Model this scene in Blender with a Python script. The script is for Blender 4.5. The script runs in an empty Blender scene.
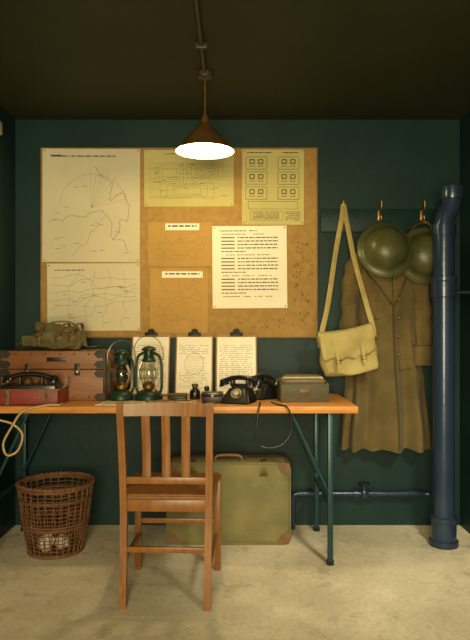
import bpy, bmesh, math, random
from mathutils import Vector, Matrix, noise
random.seed(7)
sc = bpy.context.scene
sc.view_settings.view_transform = 'Standard'
COL = sc.collection

# ---------------------------------------------------------------- materials
def mat(name, c, rough=0.6, metal=0.0, c2=None, scale=8, detail=4, bump=0.0, bscale=None,
        kind='noise', stretch=(1,1,1), emit=None, estr=0, spec=0.5, trans=0.0, mixr=(0.35,0.65), sheen=0):
    m = bpy.data.materials.new(name); m.use_nodes = True
    nt = m.node_tree; b = nt.nodes['Principled BSDF']
    b.inputs['Base Color'].default_value = (*c,1); b.inputs['Roughness'].default_value = rough
    b.inputs['Metallic'].default_value = metal
    b.inputs['Specular IOR Level'].default_value = spec
    b.inputs['Transmission Weight'].default_value = trans
    if sheen: b.inputs['Sheen Weight'].default_value = sheen
    tc = nt.nodes.new('ShaderNodeTexCoord'); mp = nt.nodes.new('ShaderNodeMapping')
    mp.inputs['Scale'].default_value = stretch
    nt.links.new(tc.outputs['Object'], mp.inputs['Vector'])
    if c2:
        t = nt.nodes.new('ShaderNodeTexNoise'); t.inputs['Scale'].default_value = scale
        t.inputs['Detail'].default_value = detail
        if kind == 'wood':
            t.inputs['Detail'].default_value = 8; t.inputs['Distortion'].default_value = 1.2
        r = nt.nodes.new('ShaderNodeValToRGB')
        r.color_ramp.elements[0].position = mixr[0]; r.color_ramp.elements[1].position = mixr[1]
        r.color_ramp.elements[0].color = (*c,1); r.color_ramp.elements[1].color = (*c2,1)
        nt.links.new(mp.outputs[0], t.inputs['Vector']); nt.links.new(t.outputs['Fac'], r.inputs[0])
        nt.links.new(r.outputs[0], b.inputs['Base Color'])
        if kind == 'concrete':   # worn stains + fine speckle
            for sc2,lo,hi,col in ((1.3,0.40,0.62,(0.72,0.70,0.66)),(70,0.30,0.55,(0.80,0.78,0.74)),(9,0.33,0.45,(0.76,0.74,0.70))):
                t3 = nt.nodes.new('ShaderNodeTexNoise'); t3.inputs['Scale'].default_value = sc2; t3.inputs['Detail'].default_value = 9
                t3.inputs['Roughness'].default_value = 0.65
                r3 = nt.nodes.new('ShaderNodeValToRGB'); r3.color_ramp.elements[0].position = lo; r3.color_ramp.elements[1].position = hi
                r3.color_ramp.elements[0].color = (*col,1); r3.color_ramp.elements[1].color = (1,1,1,1)
                mx = nt.nodes.new('ShaderNodeMixRGB'); mx.blend_type = 'MULTIPLY'; mx.inputs[0].default_value = 1
                nt.links.new(mp.outputs[0], t3.inputs['Vector']); nt.links.new(t3.outputs['Fac'], r3.inputs[0])
                src = b.inputs['Base Color'].links[0].from_socket
                nt.links.new(src, mx.inputs[1]); nt.links.new(r3.outputs[0], mx.inputs[2])
                nt.links.new(mx.outputs[0], b.inputs['Base Color'])
    if bump:
        t2 = nt.nodes.new('ShaderNodeTexNoise'); t2.inputs['Scale'].default_value = bscale or scale*3
        t2.inputs['Detail'].default_value = 6
        nt.links.new(mp.outputs[0], t2.inputs['Vector'])
        bp = nt.nodes.new('ShaderNodeBump'); bp.inputs['Strength'].default_value = bump
        bp.inputs['Distance'].default_value = 0.01
        nt.links.new(t2.outputs['Fac'], bp.inputs['Height']); nt.links.new(bp.outputs[0], b.inputs['Normal'])
    if emit:
        b.inputs['Emission Color'].default_value = (*emit,1); b.inputs['Emission Strength'].default_value = estr
    return m

M = {}
M['wall'] = mat('teal_paint', (0.0045,0.0225,0.0215), 0.5, c2=(0.0065,0.030,0.0285), scale=3, bump=0.12, bscale=30, spec=0.25)
M['ceil'] = mat('ceiling_paint', (0.020,0.022,0.007), 0.7, c2=(0.026,0.028,0.010), scale=2, bump=0.1, bscale=20, spec=0.3)
M['floor'] = mat('concrete', (0.76,0.68,0.50), 0.8, c2=(0.90,0.82,0.63), scale=4, detail=10, bump=0.12, bscale=60, mixr=(0.3,0.7), kind='concrete')
M['table'] = mat('table_wood', (0.64,0.28,0.062), 0.4, c2=(0.45,0.175,0.034), scale=6, kind='wood', stretch=(0.6,6,6), bump=0.05)
M['chair'] = mat('chair_wood', (0.27,0.112,0.024), 0.35, c2=(0.19,0.070,0.015), scale=6, kind='wood', stretch=(6,6,0.7), bump=0.05)
M['seatw'] = mat('seat_wood', (0.27,0.11,0.024), 0.4, c2=(0.18,0.07,0.015), scale=6, kind='wood', stretch=(6,0.7,6))
M['steel'] = mat('teal_steel', (0.010,0.042,0.050), 0.35, 0.3, c2=(0.016,0.055,0.062), scale=12)
M['board'] = mat('cork_board', (0.36,0.210,0.058), 0.9, c2=(0.43,0.26,0.078), scale=25, detail=8, bump=0.2, bscale=150)
M['boardframe'] = mat('board_frame', (0.30,0.18,0.06), 0.6, c2=(0.22,0.12,0.04), scale=10)
M['white'] = mat('map_paper', (0.64,0.58,0.41), 0.8, c2=(0.58,0.52,0.36), scale=3)
M['white2'] = mat('letter_paper', (0.88,0.83,0.68), 0.8, c2=(0.84,0.79,0.63), scale=3)
M['yellow'] = mat('yellow_paper', (0.56,0.50,0.19), 0.8, c2=(0.50,0.44,0.16), scale=3)
M['amber'] = mat('amber_paper', (0.48,0.29,0.075), 0.8, c2=(0.43,0.25,0.065), scale=4)
M['ink'] = mat('ink', (0.05,0.05,0.045), 0.8)
M['inkg'] = mat('ink_grey', (0.20,0.18,0.12), 0.8)
M['inkl'] = mat('ink_light', (0.26,0.18,0.07), 0.8)
M['black'] = mat('bakelite', (0.010,0.010,0.010), 0.25)
M['blackm'] = mat('black_metal', (0.02,0.018,0.015), 0.4, 0.6, c2=(0.035,0.03,0.025), scale=20)
M['red'] = mat('red_leather', (0.24,0.028,0.015), 0.5, c2=(0.17,0.018,0.011), scale=15, bump=0.2, bscale=120)
M['boxw'] = mat('box_wood', (0.24,0.088,0.022), 0.5, c2=(0.16,0.052,0.014), scale=6, kind='wood', stretch=(0.8,6,6), bump=0.06)
M['khaki'] = mat('khaki_canvas', (0.14,0.120,0.042), 0.95, c2=(0.09,0.076,0.029), scale=12, bump=0.5, bscale=160)
M['satchel'] = mat('satchel_canvas', (0.42,0.34,0.13), 0.95, c2=(0.33,0.26,0.092), scale=9, bump=0.4, bscale=160)
M['coat'] = mat('greatcoat_wool', (0.145,0.102,0.034), 1.0, c2=(0.100,0.070,0.023), scale=7, bump=0.5, bscale=200, sheen=0.08)
M['coatd'] = mat('greatcoat_wool_edge', (0.065,0.045,0.016), 1.0, bump=0.4, bscale=200, scale=20)
M['helmet'] = mat('helmet_paint', (0.080,0.084,0.028), 0.38, 0.1, c2=(0.060,0.063,0.020), scale=14, bump=0.15, bscale=90)
M['case'] = mat('case_canvas', (0.195,0.170,0.068), 0.8, c2=(0.145,0.127,0.050), scale=8, bump=0.35, bscale=140)
M['leather'] = mat('tan_leather', (0.17,0.085,0.030), 0.5, c2=(0.12,0.056,0.02), scale=18, bump=0.2)
M['pipe'] = mat('pipe_paint', (0.024,0.044,0.086), 0.22, 0.2, c2=(0.019,0.034,0.068), scale=6, bump=0.08, bscale=30)
M['brass'] = mat('brass', (0.42,0.27,0.08), 0.42, 0.9, c2=(0.28,0.17,0.05), scale=30)
M['dullbrass'] = mat('dull_brass', (0.16,0.10,0.03), 0.55, 0.7, c2=(0.11,0.07,0.02), scale=30)
M['wicker'] = mat('wicker', (0.20,0.088,0.034), 0.7, c2=(0.12,0.052,0.02), scale=30, bump=0.3)
M['lgreen'] = mat('lantern_green', (0.018,0.048,0.026), 0.4, 0.2, c2=(0.012,0.034,0.018), scale=14)
M['glass'] = mat('glass', (0.95,0.97,0.92), 0.05, trans=1.0)
M['shade'] = mat('shade_enamel', (0.20,0.105,0.030), 0.38, 0.5, c2=(0.15,0.075,0.020), scale=12)
M['conduit'] = mat('conduit_paint', (0.035,0.024,0.010), 0.5, c2=(0.025,0.018,0.008), scale=12)
M['shadein'] = mat('shade_inner', (0.82,0.74,0.50), 0.5)
M['bulb'] = mat('bulb', (1,1,1), 0.4, emit=(1.0,0.88,0.62), estr=12)
M['rope'] = mat('cord', (0.50,0.34,0.17), 0.8, c2=(0.40,0.25,0.12), scale=40)
M['chrome'] = mat('steel_clip', (0.35,0.33,0.28), 0.3, 0.9)
M['tray'] = mat('tray_wood', (0.075,0.060,0.022), 0.65, c2=(0.05,0.040,0.015), scale=8, kind='wood', stretch=(0.8,6,6))
M['cream'] = mat('cream_paint', (0.50,0.44,0.30), 0.5)
M['ply'] = mat('clipboard_ply', (0.36,0.21,0.08), 0.6, c2=(0.28,0.16,0.055), scale=14)
M['pages'] = mat('pages', (0.48,0.41,0.26), 0.8, c2=(0.40,0.34,0.21), scale=30, stretch=(1,1,12))

# ---------------------------------------------------------------- helpers
def root(name, loc=(0,0,0), rot=(0,0,0)):
    e = bpy.data.objects.new(name, None); e.empty_display_size = 0.05
    e.location = loc; e.rotation_euler = rot; COL.objects.link(e); return e

def finish(bm, name, m, parent=None, loc=(0,0,0), rot=(0,0,0), smooth=True, ang=0.6):
    bmesh.ops.recalc_face_normals(bm, faces=bm.faces)
    me = bpy.data.meshes.new(name); bm.to_mesh(me); bm.free()
    if smooth:
        for p in me.polygons: p.use_smooth = True
        me.set_sharp_from_angle(angle=ang)
    me.materials.append(M[m] if isinstance(m,str) else m)
    o = bpy.data.objects.new(name, me); COL.objects.link(o)
    o.location = loc; o.rotation_euler = rot
    if parent: o.parent = parent
    return o

def box(name, size, loc, m, parent=None, rot=(0,0,0), bev=0.003):
    bm = bmesh.new(); bmesh.ops.create_cube(bm, size=1)
    for v in bm.verts: v.co = Vector((v.co.x*size[0], v.co.y*size[1], v.co.z*size[2]))
    bev = min(bev, min(size)*0.45)
    if bev > 0: bmesh.ops.bevel(bm, geom=list(bm.edges), offset=bev, segments=2, affect='EDGES', profile=0.5)
    return finish(bm, name, m, parent, loc, rot)

def lathe(name, prof, m, parent=None, loc=(0,0,0), rot=(0,0,0), seg=40, sx=1, sy=1, ang=0.6):
    bm = bmesh.new(); rings = []
    for r,z in prof:
        if r < 1e-5: rings.append([bm.verts.new((0,0,z))])
        else: rings.append([bm.verts.new((r*math.cos(2*math.pi*i/seg)*sx, r*math.sin(2*math.pi*i/seg)*sy, z)) for i in range(seg)])
    for a,b in zip(rings, rings[1:]):
        for i in range(seg):
            j = (i+1)%seg
            if len(a)==1 and len(b)==1: continue
            if len(a)==1: bm.faces.new((a[0], b[i], b[j]))
            elif len(b)==1: bm.faces.new((a[i], b[0], a[j]))
            else: bm.faces.new((a[i], b[i], b[j], a[j]))
    return finish(bm, name, m, parent, loc, rot, ang=ang)

def crom(pts, n):
    P = [Vector(p) for p in pts]; out = []
    for i in range(len(P)-1):
        p0 = P[max(i-1,0)]; p1 = P[i]; p2 = P[i+1]; p3 = P[min(i+2,len(P)-1)]
        for k in range(n):
            t = k/n
            out.append(0.5*((2*p1)+(-p0+p2)*t+(2*p0-5*p1+4*p2-p3)*t*t+(-p0+3*p1-3*p2+p3)*t**3))
    out.append(P[-1]); return out

def tube_bm(bm, pts, r, seg=8, n=6, closed=False, flat=(1,1), up=None):
    P = crom(pts, n) if n>1 else [Vector(p) for p in pts]
    N = len(P); rings = []
    nrm = None
    for i,p in enumerate(P):
        t = (P[(i+1)%N]-P[i-1]) if closed else (P[min(i+1,N-1)]-P[max(i-1,0)])
        if t.length < 1e-9: t = Vector((0,0,1))
        t.normalize()
        if up is not None: nrm = Vector(up) - t*Vector(up).dot(t)
        elif nrm is None:
            nrm = t.orthogonal()
        else: nrm = nrm - t*nrm.dot(t)
        if nrm.length < 1e-6: nrm = t.orthogonal()
        nrm.normalize(); bn = t.cross(nrm)
        rr = r(i/(N-1)) if callable(r) else r
        rings.append([bm.verts.new(p + nrm*math.cos(2*math.pi*k/seg)*rr*flat[0] + bn*math.sin(2*math.pi*k/seg)*rr*flat[1]) for k in range(seg)])
    for i in range(N if closed else N-1):
        a = rings[i]; b = rings[(i+1)%N]
        for k in range(seg):
            j = (k+1)%seg; bm.faces.new((a[k],a[j],b[j],b[k]))
    if not closed:
        bm.faces.new(rings[0][::-1]); bm.faces.new(rings[-1])

def tube(name, pts, r, m, parent=None, seg=8, n=6, closed=False, flat=(1,1), up=None, loc=(0,0,0), rot=(0,0,0)):
    bm = bmesh.new(); tube_bm(bm, pts, r, seg, n, closed, flat, up)
    return finish(bm, name, m, parent, loc, rot, ang=1.0)

def ring_pts(r, z, k=32, cx=0, cy=0):
    return [(cx+r*math.cos(2*math.pi*i/k), cy+r*math.sin(2*math.pi*i/k), z) for i in range(k)]

def poly(name, pts, y0, y1, m, parent=None, loc=(0,0,0), rot=(0,0,0), bev=0.0):
    bm = bmesh.new()
    a = [bm.verts.new((p[0], y0, p[1])) for p in pts]; b = [bm.verts.new((p[0], y1, p[1])) for p in pts]
    bm.faces.new(a); bm.faces.new(b[::-1]); n = len(pts)
    for i in range(n): bm.faces.new((a[i], a[(i+1)%n], b[(i+1)%n], b[i]))
    if bev: bmesh.ops.bevel(bm, geom=list(bm.edges), offset=bev, segments=2, affect='EDGES')
    return finish(bm, name, m, parent, loc, rot)

def soft(name, size, loc, m, parent=None, rot=(0,0,0), amt=0.01, sc_=6, cuts=10, rnd=0.35, seed=0):
    bm = bmesh.new(); bmesh.ops.create_cube(bm, size=2)
    bmesh.ops.subdivide_edges(bm, edges=list(bm.edges), cuts=cuts, use_grid_fill=True)
    for v in bm.verts:
        c = v.co.copy(); s = c.normalized()*1.12
        q = c.lerp(s, rnd)
        q = Vector((q.x*size[0]/2, q.y*size[1]/2, q.z*size[2]/2))
        d = noise.noise(q*sc_ + Vector((seed,seed*2,3)))
        q += c.normalized()*d*amt
        v.co = q
    return finish(bm, name, m, parent, loc, rot, ang=1.5)

# ---------------------------------------------------------------- room shell
XL, XR, YB, YF, ZC = -1.30, 1.33, 3.70, -1.3, 2.40
def slab(name, x0,x1,y0,y1,z0,z1,m):
    return box(name, (x1-x0,y1-y0,z1-z0), ((x0+x1)/2,(y0+y1)/2,(z0+z1)/2), m, bev=0)
slab('floor', XL-.1,XR+.1,YF-.1,YB+.1,-0.1,0,'floor')
slab('ceiling', XL-.1,XR+.1,YF-.1,YB+.1,ZC,ZC+.1,'ceil')
slab('wall_back', XL-.1,XR+.1,YB,YB+.1,0,ZC,'wall')
slab('wall_left', XL-.1,XL,YF,YB,0,ZC,'wall')
slab('wall_right', XR,XR+.1,YF,YB,0,ZC,'wall')
wf = root('wall_front')
def part(n,x0,x1,z0,z1): box(n,(x1-x0,.1,z1-z0),((x0+x1)/2,YF-.05,(z0+z1)/2),'wall',wf,bev=0)
part('panel_1',XL,-0.7,0,ZC); part('panel_2',1.25,XR,0,ZC); part('lintel',-0.7,1.25,2.1,ZC)

# ---------------------------------------------------------------- notice board and papers
nb = root('notice_board',(-0.33,3.69,1.67))
bw, bh = 1.635, 1.122
box('cork_panel',(bw-0.02,0.014,bh-0.02),(0,0.002,0),'board',nb,bev=0.001)
for nm,s,l in (('frame_top',(bw,0.014,0.010),(0,0.001,bh/2-0.005)),('frame_bottom',(bw,0.014,0.010),(0,0.001,-bh/2+0.005)),
               ('frame_left',(0.010,0.014,bh-0.020),(-bw/2+0.005,0.001,0)),('frame_right',(0.010,0.014,bh-0.020),(bw/2-0.005,0.001,0))):
    box(nm,s,l,'boardframe',nb,bev=0.002)
BY = 3.683

def ribbon(bm, pts, w, y):
    for (x0,z0),(x1,z1) in zip(pts, pts[1:]):
        dx,dz = x1-x0, z1-z0; L = math.hypot(dx,dz)
        if L < 1e-6: continue
        nx,nz = -dz/L*w/2, dx/L*w/2
        bm.faces.new([bm.verts.new((x0+nx,y,z0+nz)),bm.verts.new((x1+nx,y,z1+nz)),bm.verts.new((x1-nx,y,z1-nz)),bm.verts.new((x0-nx,y,z0-nz))])

def wiggle(x0,z0,x1,z1,n=14,amp=0.02,seed=0):
    out = []
    for i in range(n+1):
        t = i/n; e = math.sin(math.pi*t)
        out.append((x0+(x1-x0)*t+noise.noise(Vector((t*5,seed+.5,0.3)))*amp*2*e, z0+(z1-z0)*t+noise.noise(Vector((t*5,seed+.5,9.3)))*amp*2*e))
    return out

def words(bm, x0, x1, z, h, y, dens=0.85, seed=0):
    rr = random.Random(seed); x = x0
    while x < x1:
        w = rr.uniform(1.2,5)*h
        if rr.random() < dens:
            e = min(x+w,x1); ribbon(bm, [(x,z),(e,z)], h, y)
        x += w + h*0.8

def sheet(name, x0,x1,z0,z1, paper, draw, inkm='ink', rz=0.0, pins=True, y=BY):
    cx,cz = (x0+x1)/2,(z0+z1)/2; w,h = x1-x0,z1-z0
    e = root(name,(cx,y-0.002,cz),(0,rz,0))
    bm = bmesh.new(); nx=10; nz=10; vs=[]
    for i in range(nx+1):
        for j in range(nz+1):
            u=i/nx*2-1; v=j/nz*2-1
            vs.append(bm.verts.new((u*w/2, -0.003*max(0,abs(u)*abs(v))**4, v*h/2)))
    for i in range(nx):
        for j in range(nz):
            a=i*(nz+1)+j; bm.faces.new((vs[a],vs[a+nz+1],vs[a+nz+2],vs[a+1]))
    finish(bm,'paper',paper,e)
    bm = bmesh.new(); draw(bm,w,h)
    finish(bm,'print',inkm,e,smooth=False)
    if pins:
        for i,(u,v) in enumerate(((-1,1),(1,1),(-1,-1),(1,-1))):
            lathe('pin_%d'%(i+1),[(0,0.006),(0.004,0.005),(0.005,0.002),(0.003,0.0)],'brass',e,(u*(w/2-0.012),-0.001,v*(h/2-0.012)),(math.pi/2,0,0),seg=10)
    return e
IY = -0.0012
def d_map1(bm,w,h):
    W=0.0024
    ribbon(bm,[(-w*.42,h*.44),(-w*.3,h*.44)],0.010,IY); words(bm,-w*.4,w*.25,h*.435,0.009,IY,0.95,3)
    ribbon(bm,wiggle(w*.03,h*.34,w*.40,h*.0,20,.05,1),W,IY); ribbon(bm,wiggle(w*.40,0,w*.22,-h*.30,16,.04,2),W,IY)
    ribbon(bm,wiggle(-w*.45,-h*.15,w*.12,-h*.05,20,.04,3),W,IY); ribbon(bm,wiggle(w*.12,-h*.05,w*.38,-h*.40,20,.03,4),W,IY)
    ribbon(bm,wiggle(-w*.2,-h*.45,w*.15,-h*.1,20,.04,5),W*0.8,IY)
    for k in range(8):
        a=k*0.2+0.2; ribbon(bm,[(w*.0,-h*.02),(w*.36*math.cos(a),-h*.02+h*.42*math.sin(a)*0.9)],0.0010,IY)
    arc=[(w*.02+w*.34*math.cos(t/14*math.pi),h*.0+h*.28*math.sin(t/14*math.pi)) for t in range(15)]
    ribbon(bm,arc,0.0014,IY)
    for k in range(18):
        words(bm,*(lambda x:(x,x+.03))(random.uniform(-w*.42,w*.36)),random.uniform(-h*.45,h*.3),0.0034,IY,1,k)
def d_ymap(bm,w,h):
    words(bm,-w*.3,w*.3,h*.43,0.006,IY,0.9,8)
    for cx,cz,a,b in ((-.22,.1,.16,.16),(.18,.12,.2,.14),(-.02,-.22,.3,.12)):
        for k in range(3):
            t=1-k*.25; ribbon(bm,[((cx-a*t)*w,(cz-b*t)*h),((cx+a*t)*w,(cz-b*t)*h),((cx+a*t)*w,(cz+b*t)*h),((cx-a*t)*w,(cz+b*t)*h),((cx-a*t)*w,(cz-b*t)*h)],.0015,IY)
    for k in range(4): ribbon(bm,wiggle(-w*.45,-h*.35+k*h*.17,w*.45,-h*.3+k*h*.17,18,.03,20+k),0.0014,IY)
    for k in range(30): words(bm,*(lambda x:(x,x+.025))(random.uniform(-w*.42,w*.38)),random.uniform(-h*.4,h*.33),0.0034,IY,1,60+k)
def d_diag(bm,w,h):
    words(bm,-w*.42,-w*.02,h*.46,0.006,IY,0.9,1); words(bm,w*.05,w*.42,h*.46,0.006,IY,0.9,2)
    def sq(cx,cz,a,b,t=0.003): ribbon(bm,[(cx-a,cz-b),(cx+a,cz-b),(cx+a,cz+b),(cx-a,cz+b),(cx-a,cz-b)],t,IY)
    for i in range(2):
        for j in range(3):
            cx=(-.27+i*.52)*w; cz=(.32-j*.2)*h
            sq(cx,cz,w*.17,h*.082,.0026)
            for a in (-1,1):
                sq(cx+a*w*.07,cz+h*.02,w*.035,h*.026,.0055); words(bm,cx+a*w*.07-w*.05,cx+a*w*.07+w*.05,cz-h*.04,.004,IY,1,i*9+j)
    sq(0,-h*.24,w*.4,h*.05,.0020); sq(-w*.1,-h*.38,w*.26,h*.06,.0020)
    for k in range(6): words(bm,w*.2,w*.44,-h*.33-k*h*.022,.0035,IY,.9,k)
    for k in range(6): words(bm,-w*.32,w*.1,-h*.34-k*h*.016,.003,IY,.9,k+30)
def d_map2(bm,w,h):
    words(bm,-w*.42,-w*.1,h*.40,0.007,IY,0.9,4)
    for k in range(6): ribbon(bm,wiggle(-w*.48,-h*.3+k*h*.12,w*.46,-h*.05+k*h*.06,22,.035,80+k),0.0017,IY)
    for k in range(4): ribbon(bm,wiggle(-w*.3+k*w*.2,-h*.45,-w*.15+k*w*.16,h*.4,14,.03,90+k),0.0013,IY)
    for k in range(16): words(bm,*(lambda x:(x,x+.03))(random.uniform(-w*.42,w*.36)),random.uniform(-h*.42,h*.3),0.0034,IY,1,100+k)
def d_amb(bm,w,h):
    for k in range(5): ribbon(bm,wiggle(-w*.4,-h*.35+k*h*.13,w*.4,-h*.3+k*h*.15,14,.04,110+k),0.0018,IY)
    for k in range(3): ribbon(bm,wiggle(-w*.25+k*w*.25,-h*.4,-w*.3+k*w*.28,h*.35,14,.04,120+k),0.0018,IY)
def d_letter(bm,w,h):
    words(bm,-w*.4,w*.1,h*.44,.005,IY,.9,1)
    z=h*.40; k=0
    while z>-h*.38:
        if k%6==5: words(bm,-w*.38,-w*.05,z,.005,IY,1,k)
        elif k%6==0: words(bm,-w*.36,w*.3,z,.004,IY,.8,k)
        else:
            ribbon(bm,[(-w*.38,z),(-w*.20,z)],.006,IY); words(bm,-w*.16,w*.38,z,.006,IY,1,k)
        z-=h*.042; k+=1
sheet('coastal_map_poster',-1.135,-0.56,1.555,2.222,'white',d_map1,'inkg',0.004)
sheet('yellow_map_poster',-0.535,-0.008,1.882,2.216,'yellow',d_ymap,'inkg',-0.004)
sheet('recognition_chart',0.042,0.406,1.775,2.218,'yellow',d_diag,'ink',0.003)
sheet('sector_map_poster',-1.106,-0.559,1.150,1.548,'white',d_map2,'inkg',-0.006)
sheet('amber_map_sheet',-0.512,-0.14,1.53,1.79,'amber',d_amb,'inkl',0.0)
sheet('amber_plan_sheet',-0.50,-0.16,1.135,1.515,'amber',d_amb,'inkl',0.01)
sheet('typed_notice',-0.133,0.306,1.283,1.768,'white2',d_letter,'ink',-0.008,y=3.680)
def d_lab(bm,w,h):
    words(bm,-w*.42,w*.42,h*.12,h*.22,IY,1,1)
sheet('title_label',-0.41,-0.21,1.742,1.782,'white2',d_lab,'ink',0.0,False,y=3.679)
sheet('title_label.001',-0.43,-0.19,1.462,1.500,'white2',d_lab,'ink',0.0,False,y=3.679)
bm = bmesh.new(); rr = random.Random(4)
for k in range(60):
    x = rr.uniform(0.0,0.46); z = 1.72-0.55*rr.random()**.7
    if x < 0.33 and z > 1.25: x = rr.uniform(0.34,0.46)
    mtx = Matrix.Translation((x,3.676,z)) @ Matrix.Rotation(math.pi/2,4,'X')
    bmesh.ops.create_cone(bm,cap_ends=True,segments=8,radius1=0.0035,radius2=0.005,depth=0.010,matrix=mtx)
finish(bm,'push_pins','leather')

# ---------------------------------------------------------------- trestle table
TZ = 0.785
tb = root('trestle_table',(0,0,0))
box('top',(1.86,0.61,0.034),(-0.33,3.345,TZ-0.017),'table',tb,bev=0.004)
for i,x in enumerate((0.47,-1.215)):
    for j,(y) in enumerate((3.085,3.60)):
        box('leg_%d'%(i*2+j+1),(0.026,0.026,TZ-0.036),(x,y,(TZ-0.036)/2+0.001),'steel',tb,bev=0.003)
        lathe('foot_%d'%(i*2+j+1),[(0,0),(0.019,0),(0.019,0.02),(0.0,0.02)],'black',tb,(x,y,0.0),seg=16)
    for zz,nn in ((TZ-0.05,'top_rail'),(0.30,'low_rail')):
        box('%s_%d'%(nn,i+1),(0.024,0.50,0.024),(x,3.3425,zz),'steel',tb,bev=0.002)
    sgn = -1 if x>0 else 1
    for j,y in enumerate((3.10,3.585)):
        tube('brace_%d'%(i*2+j+1),[(x,y,0.34),(x+sgn*0.19,y,TZ-0.036)],0.009,'steel',tb,seg=8,n=1)
    box('brace_plate_%d'%(i+1),(0.05,0.5,0.006),(x+sgn*0.185,3.3425,TZ-0.038),'steel',tb,bev=0.001)

# ---------------------------------------------------------------- chair
ch = root('dining_chair',(-0.283,2.83,0),(0,0,math.radians(-2)))
for i,s in enumerate((-1,1)):
    pts=[(s*0.176,-0.235,0.0),(s*0.178,-0.205,0.25),(s*0.18,-0.195,0.44),(s*0.184,-0.21,0.66),(s*0.188,-0.235,0.856)]
    bm = bmesh.new(); P = crom(pts,6); rg=[]
    for p in P:
        q=0.0145
        rg.append([bm.verts.new((p.x+a*q,p.y+b*q,p.z)) for a,b in ((-1,-1),(1,-1),(1,1),(-1,1))])
    for a,b in zip(rg,rg[1:]):
        for k in range(4): bm.faces.new((a[k],a[(k+1)%4],b[(k+1)%4],b[k]))
    bm.faces.new(rg[0]); bm.faces.new(rg[-1])
    bmesh.ops.bevel(bm,geom=[e for e in bm.edges if abs((e.verts[0].co-e.verts[1].co).z)>0.001],offset=0.003,segments=2,affect='EDGES')
    finish(bm,'back_post_%d'%(i+1),'chair',ch)
    box('front_leg_%d'%(i+1),(0.03,0.03,0.44),(s*0.193,0.195,0.22),'chair',ch,bev=0.003)
    box('side_apron_%d'%(i+1),(0.018,0.375,0.05),(s*0.186,0.0,0.418),'chair',ch,bev=0.002)
    box('side_stretcher_%d'%(i+1),(0.016,0.385,0.022),(s*0.186,-0.005,0.17),'chair',ch,bev=0.002)
def crest():
    bm = bmesh.new(); n=12; v=[]
    for i in range(n+1):
        u=i/n*2-1; x=u*0.175; y=-0.232-0.016*(1-u*u)*-1
        for (dy,dz) in ((-0.009,-0.028),(0.009,-0.028),(0.009,0.024),(-0.009,0.024)):
            v.append(bm.verts.new((x,y+dy,0.828+dz+(0.004*(1-u*u) if dz>0 else 0))))
    for i in range(n):
        for k in range(4):
            a=i*4+k; b=i*4+(k+1)%4; bm.faces.new((v[a],v[b],v[b+4],v[a+4]))
    bm.faces.new(v[:4]); bm.faces.new(v[-4:])
    finish(bm,'crest_rail','chair',ch)
crest()
box('lower_back_rail',(0.345,0.016,0.030),(0,-0.197,0.525),'chair',ch,bev=0.003)
for i in range(3):
    x=(-0.083,0.0,0.083)[i]
    tube('slat_%d'%(i+1),[(x,-0.197,0.53),(x,-0.200,0.66),(x*1.03,-0.218,0.81)],0.018,'chair',ch,seg=4,n=4,flat=(0.35,1.0),up=(0,1,0))
bm=bmesh.new(); sp=[(-0.185,-0.195),(0.185,-0.195),(0.213,0.22),(-0.213,0.22)]
a=[bm.verts.new((x,y,0.443)) for x,y in sp]; b=[bm.verts.new((x,y,0.463)) for x,y in sp]
bm.faces.new(a[::-1]); bm.faces.new(b)
for k in range(4): bm.faces.new((a[k],a[(k+1)%4],b[(k+1)%4],b[k]))
bmesh.ops.bevel(bm,geom=list(bm.edges),offset=0.007,segments=3,affect='EDGES')
finish(bm,'seat','seatw',ch)
box('back_apron',(0.345,0.018,0.05),(0,-0.19,0.418),'chair',ch,bev=0.002)
box('front_apron',(0.36,0.018,0.05),(0,0.195,0.418),'chair',ch,bev=0.002)
box('back_stretcher',(0.345,0.014,0.024),(0,-0.203,0.235),'chair',ch,bev=0.002)
box('front_stretcher',(0.36,0.014,0.024),(0,0.195,0.235),'chair',ch,bev=0.002)

# ---------------------------------------------------------------- wicker basket
wb = root('wicker_wastebasket',(-0.94,3.28,0.0))
bm=bmesh.new(); H=0.36
def br(z): t=z/H; return 0.136+0.054*t+0.006*math.sin(math.pi*t)
ns=30
for k in range(ns):
    a0=2*math.pi*k/ns
    for dirn in (1,-1):
        pts=[]
        for j in range(9):
            z=0.012+(H-0.02)*j/8; a=a0+dirn*0.10*j/8*1.2; r=br(z)+0.002*dirn
            pts.append((r*math.cos(a),r*math.sin(a),z))
        tube_bm(bm,pts,0.0026,5,1)
nr=17
for j in range(nr):
    z=0.02+(H-0.04)*j/(nr-1)
    tube_bm(bm,[((br(z)+0.003*(1 if (i+j)%2 else -1))*math.cos(2*math.pi*i/60),(br(z)+0.003*(1 if (i+j)%2 else -1))*math.sin(2*math.pi*i/60),z+0.002*math.sin(i)) for i in range(60)],0.0028,5,1,True)
finish(bm,'woven_side','wicker',wb,ang=1.5)
bm=bmesh.new()
for z,rr_,dr in ((H,0.008,0),(H-0.014,0.006,0.003),(H-0.07,0.005,0.004),(0.010,0.008,0),(0.15,0.005,0.004),(0.165,0.005,0.004)):
    tube_bm(bm,ring_pts(br(z)+dr,z,48),rr_,8,1,True)
for k in range(2):
    pts=[((br(H)+0.009*math.cos(i*0.9+k*math.pi))*math.cos(2*math.pi*i/160),(br(H)+0.009*math.cos(i*0.9+k*math.pi))*math.sin(2*math.pi*i/160),H+0.009*math.sin(i*0.9+k*math.pi)) for i in range(160)]
    tube_bm(bm,pts,0.004,5,1,True)
finish(bm,'braided_rims','wicker',wb,ang=1.5)
lathe('basket_base',[(0,0.004),(0.134,0.004),(0.134,0.014),(0,0.014)],'wicker',wb)
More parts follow.
